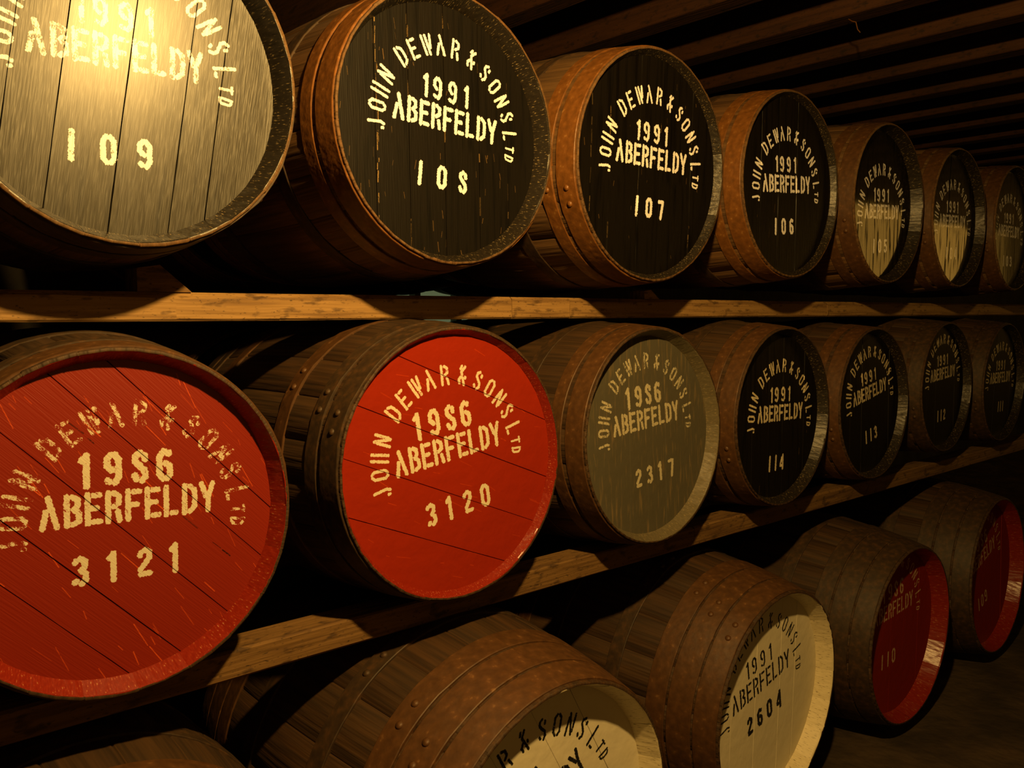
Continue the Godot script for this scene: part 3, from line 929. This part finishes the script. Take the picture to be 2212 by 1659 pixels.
func room() -> void:
	var x0 := -3.0
	var x1 := 14.0
	var z0 := -2.6
	var z1 := 2.5
	var top := 2.83
	var st := begin()
	box(st, Vector3(x0 - 0.2, -0.42, z0 - 0.2), Vector3(x1 + 0.2, -0.245, z1 + 0.2))
	structure(put(self, "floor", finish(st), mats["floor_stone"]))
	# ceiling: boards above, joists below them
	st = begin()
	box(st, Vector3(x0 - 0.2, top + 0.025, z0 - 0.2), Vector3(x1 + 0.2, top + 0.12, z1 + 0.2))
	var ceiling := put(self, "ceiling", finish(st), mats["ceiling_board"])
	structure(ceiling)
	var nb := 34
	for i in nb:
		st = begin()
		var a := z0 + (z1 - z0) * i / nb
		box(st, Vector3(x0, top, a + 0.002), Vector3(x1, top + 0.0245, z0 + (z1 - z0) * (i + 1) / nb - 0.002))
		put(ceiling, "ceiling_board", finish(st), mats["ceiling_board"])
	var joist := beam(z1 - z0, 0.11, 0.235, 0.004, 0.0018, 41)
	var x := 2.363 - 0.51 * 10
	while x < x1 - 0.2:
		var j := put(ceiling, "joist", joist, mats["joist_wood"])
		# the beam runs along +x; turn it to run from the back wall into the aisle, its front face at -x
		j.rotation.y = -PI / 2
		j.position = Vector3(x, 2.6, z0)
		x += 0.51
	st = begin()
	st.set_smooth_group(0)
	var path := [Vector3(3.395, 2.588, -0.19), Vector3(3.385, 2.572, -0.169), Vector3(3.383, 2.565, -0.153), Vector3(3.384, 2.534, -0.145), Vector3(3.386, 2.521, -0.135)]
	for k in 4:
		var d: Vector3 = (path[k + 1] - path[k]).normalized()
		var u := d.cross(Vector3(1, 0.1, 0)).normalized()
		var v := d.cross(u)
		for i in 6:
			var c0 := u * cos(TAU * i / 6) + v * sin(TAU * i / 6)
			var c1 := u * cos(TAU * (i + 1) / 6) + v * sin(TAU * (i + 1) / 6)
			quad(st, path[k] + c0 * 0.0022, path[k + 1] + c0 * 0.0022, path[k + 1] + c1 * 0.0022, path[k] + c1 * 0.0022, Vector2.ZERO, Vector2.ZERO, Vector2.ZERO, Vector2.ZERO)
	put(ceiling, "bent_nail", finish(st), mats["hoop_rust"])
	# walls
	st = begin()
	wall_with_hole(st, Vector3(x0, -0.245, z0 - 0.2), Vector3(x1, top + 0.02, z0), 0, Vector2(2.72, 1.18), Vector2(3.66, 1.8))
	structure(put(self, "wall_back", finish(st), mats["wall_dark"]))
	st = begin()
	wall_with_hole(st, Vector3(x0, -0.245, z1), Vector3(x1, top + 0.02, z1 + 0.2), 0, Vector2(8.3, 1.45), Vector2(12.9, 2.53))
	structure(put(self, "wall_aisle", finish(st), mats["wall_lime"]))
	st = begin()
	box(st, Vector3(x0 - 0.2, -0.245, z0 - 0.2), Vector3(x0, top + 0.02, z1 + 0.2))
	structure(put(self, "wall_left", finish(st), mats["wall_lime"]))
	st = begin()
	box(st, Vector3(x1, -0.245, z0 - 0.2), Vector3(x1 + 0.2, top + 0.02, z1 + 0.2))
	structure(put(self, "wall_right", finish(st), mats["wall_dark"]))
	# the small window behind the rack: frame, mullions, panes
	var w := Node3D.new()
	w.name = "window_1"
	add_child(w)
	structure(w)
	st = begin()
	box(st, Vector3(2.72, 1.18, z0 - 0.14), Vector3(3.66, 1.22, z0 - 0.06))
	box(st, Vector3(2.72, 1.76, z0 - 0.14), Vector3(3.66, 1.8, z0 - 0.06))
	box(st, Vector3(2.72, 1.22, z0 - 0.14), Vector3(2.76, 1.76, z0 - 0.06))
	box(st, Vector3(3.62, 1.22, z0 - 0.14), Vector3(3.66, 1.76, z0 - 0.06))
	put(w, "window_frame", finish(st), mats["grey_frame"])
	var glass := material("window_glass", Color(0.9, 0.95, 0.9, 0.08), null, 0.05)
	glass.transparency = BaseMaterial3D.TRANSPARENCY_ALPHA
	var bars := [3.03, 3.34]
	var edge := 2.76
	for b in bars + [3.62]:
		if b < 3.6:
			st = begin()
			box(st, Vector3(b - 0.02, 1.22, z0 - 0.13), Vector3(b + 0.02, 1.76, z0 - 0.07))
			put(w, "mullion", finish(st), mats["grey_frame"])
		st = begin()
		box(st, Vector3(edge, 1.22, z0 - 0.102), Vector3(b, 1.76, z0 - 0.098))
		put(w, "pane", finish(st), glass)
		edge = b
	# lit glazed partition of the office across the aisle, far down on the right: the shiny heads mirror it
	w = Node3D.new()
	w.name = "window_2"
	add_child(w)
	structure(w)
	st = begin()
	for r in [[8.3, 12.9, 1.45, 1.49], [8.3, 12.9, 2.49, 2.53]]:
		box(st, Vector3(r[0], r[2], z1 + 0.02), Vector3(r[1], r[3], z1 + 0.1))
	for c in [8.3, 12.86]:
		box(st, Vector3(c, 1.49, z1 + 0.02), Vector3(c + 0.04, 2.49, z1 + 0.1))
	put(w, "window_frame", finish(st), mats["grey_frame"])
	var lit := material("lit_pane", lin(0.5, 0.4, 0.2), null, 0.6)
	lit.emission_enabled = true
	lit.emission = lin(1.0, 0.5, 0.075)
	lit.emission_energy_multiplier = 1.2
	edge = 8.34
	for b in [9.85, 11.4, 12.86]:
		if b < 12.8:
			st = begin()
			box(st, Vector3(b - 0.02, 1.49, z1 + 0.02), Vector3(b + 0.02, 2.49, z1 + 0.1))
			put(w, "mullion", finish(st), mats["grey_frame"])
		st = begin()
		box(st, Vector3(edge + 0.02, 1.49, z1 + 0.05), Vector3(b - 0.02, 2.49, z1 + 0.07))
		put(w, "pane", finish(st), lit)
		edge = b
	var al := AreaLight3D.new()
	al.name = "window_light"
	al.area_size = Vector2(4.4, 1.0)
	al.light_color = lin(1.0, 0.5, 0.075)
	al.light_energy = 0.12
	al.area_range = 20.0
	al.area_attenuation = 2.0
	al.shadow_enabled = true
	al.position = Vector3(10.6, 1.99, z1 + 0.01)
	w.add_child(al)


func hanging_lamp(at: Vector3, power: float) -> void:
	var t := thing("pendant_lamp", "bare bulb on a short cord hanging in the aisle", "lamp", at)
	var st := begin()
	st.set_smooth_group(0)
	var prof := [[0.0, -0.042], [0.018, -0.037], [0.031, -0.022], [0.036, 0.0], [0.03, 0.022], [0.018, 0.042], [0.015, 0.055]]
	for i in 20:
		var a := TAU * i / 20
		var b := TAU * (i + 1) / 20
		for q in 6:
			var pa: Array = prof[q]
			var pb: Array = prof[q + 1]
			quad(st, Vector3(pa[0] * cos(a), pa[1], pa[0] * sin(a)), Vector3(pa[0] * cos(b), pa[1], pa[0] * sin(b)), Vector3(pb[0] * cos(b), pb[1], pb[0] * sin(b)), Vector3(pb[0] * cos(a), pb[1], pb[0] * sin(a)), Vector2.ZERO, Vector2.ZERO, Vector2.ZERO, Vector2.ZERO)
	var glow := material("bulb_glow", lin(1, 0.8, 0.4), null, 0.3)
	glow.emission_enabled = true
	glow.emission = lin(1.0, 0.59, 0.16)
	glow.emission_energy_multiplier = 20.0
	put(t, "bulb", finish(st), glow)
	var dark := material("lamp_black", lin(0.02, 0.02, 0.02), null, 0.5)
	var cap := CylinderMesh.new()
	cap.top_radius = 0.014
	cap.bottom_radius = 0.019
	cap.height = 0.06
	put(t, "socket", cap, dark).position.y = 0.085
	var cord := CylinderMesh.new()
	cord.top_radius = 0.004
	cord.bottom_radius = 0.004
	cord.height = 0.25
	put(t, "cord", cord, dark).position.y = 0.24
	var l := OmniLight3D.new()
	l.name = "bulb_light"
	l.light_color = lin(1.0, 0.59, 0.16)
	l.light_energy = power
	l.light_size = 0.03
	l.omni_range = 30.0
	l.omni_attenuation = 2.0
	l.shadow_enabled = true
	t.add_child(l)
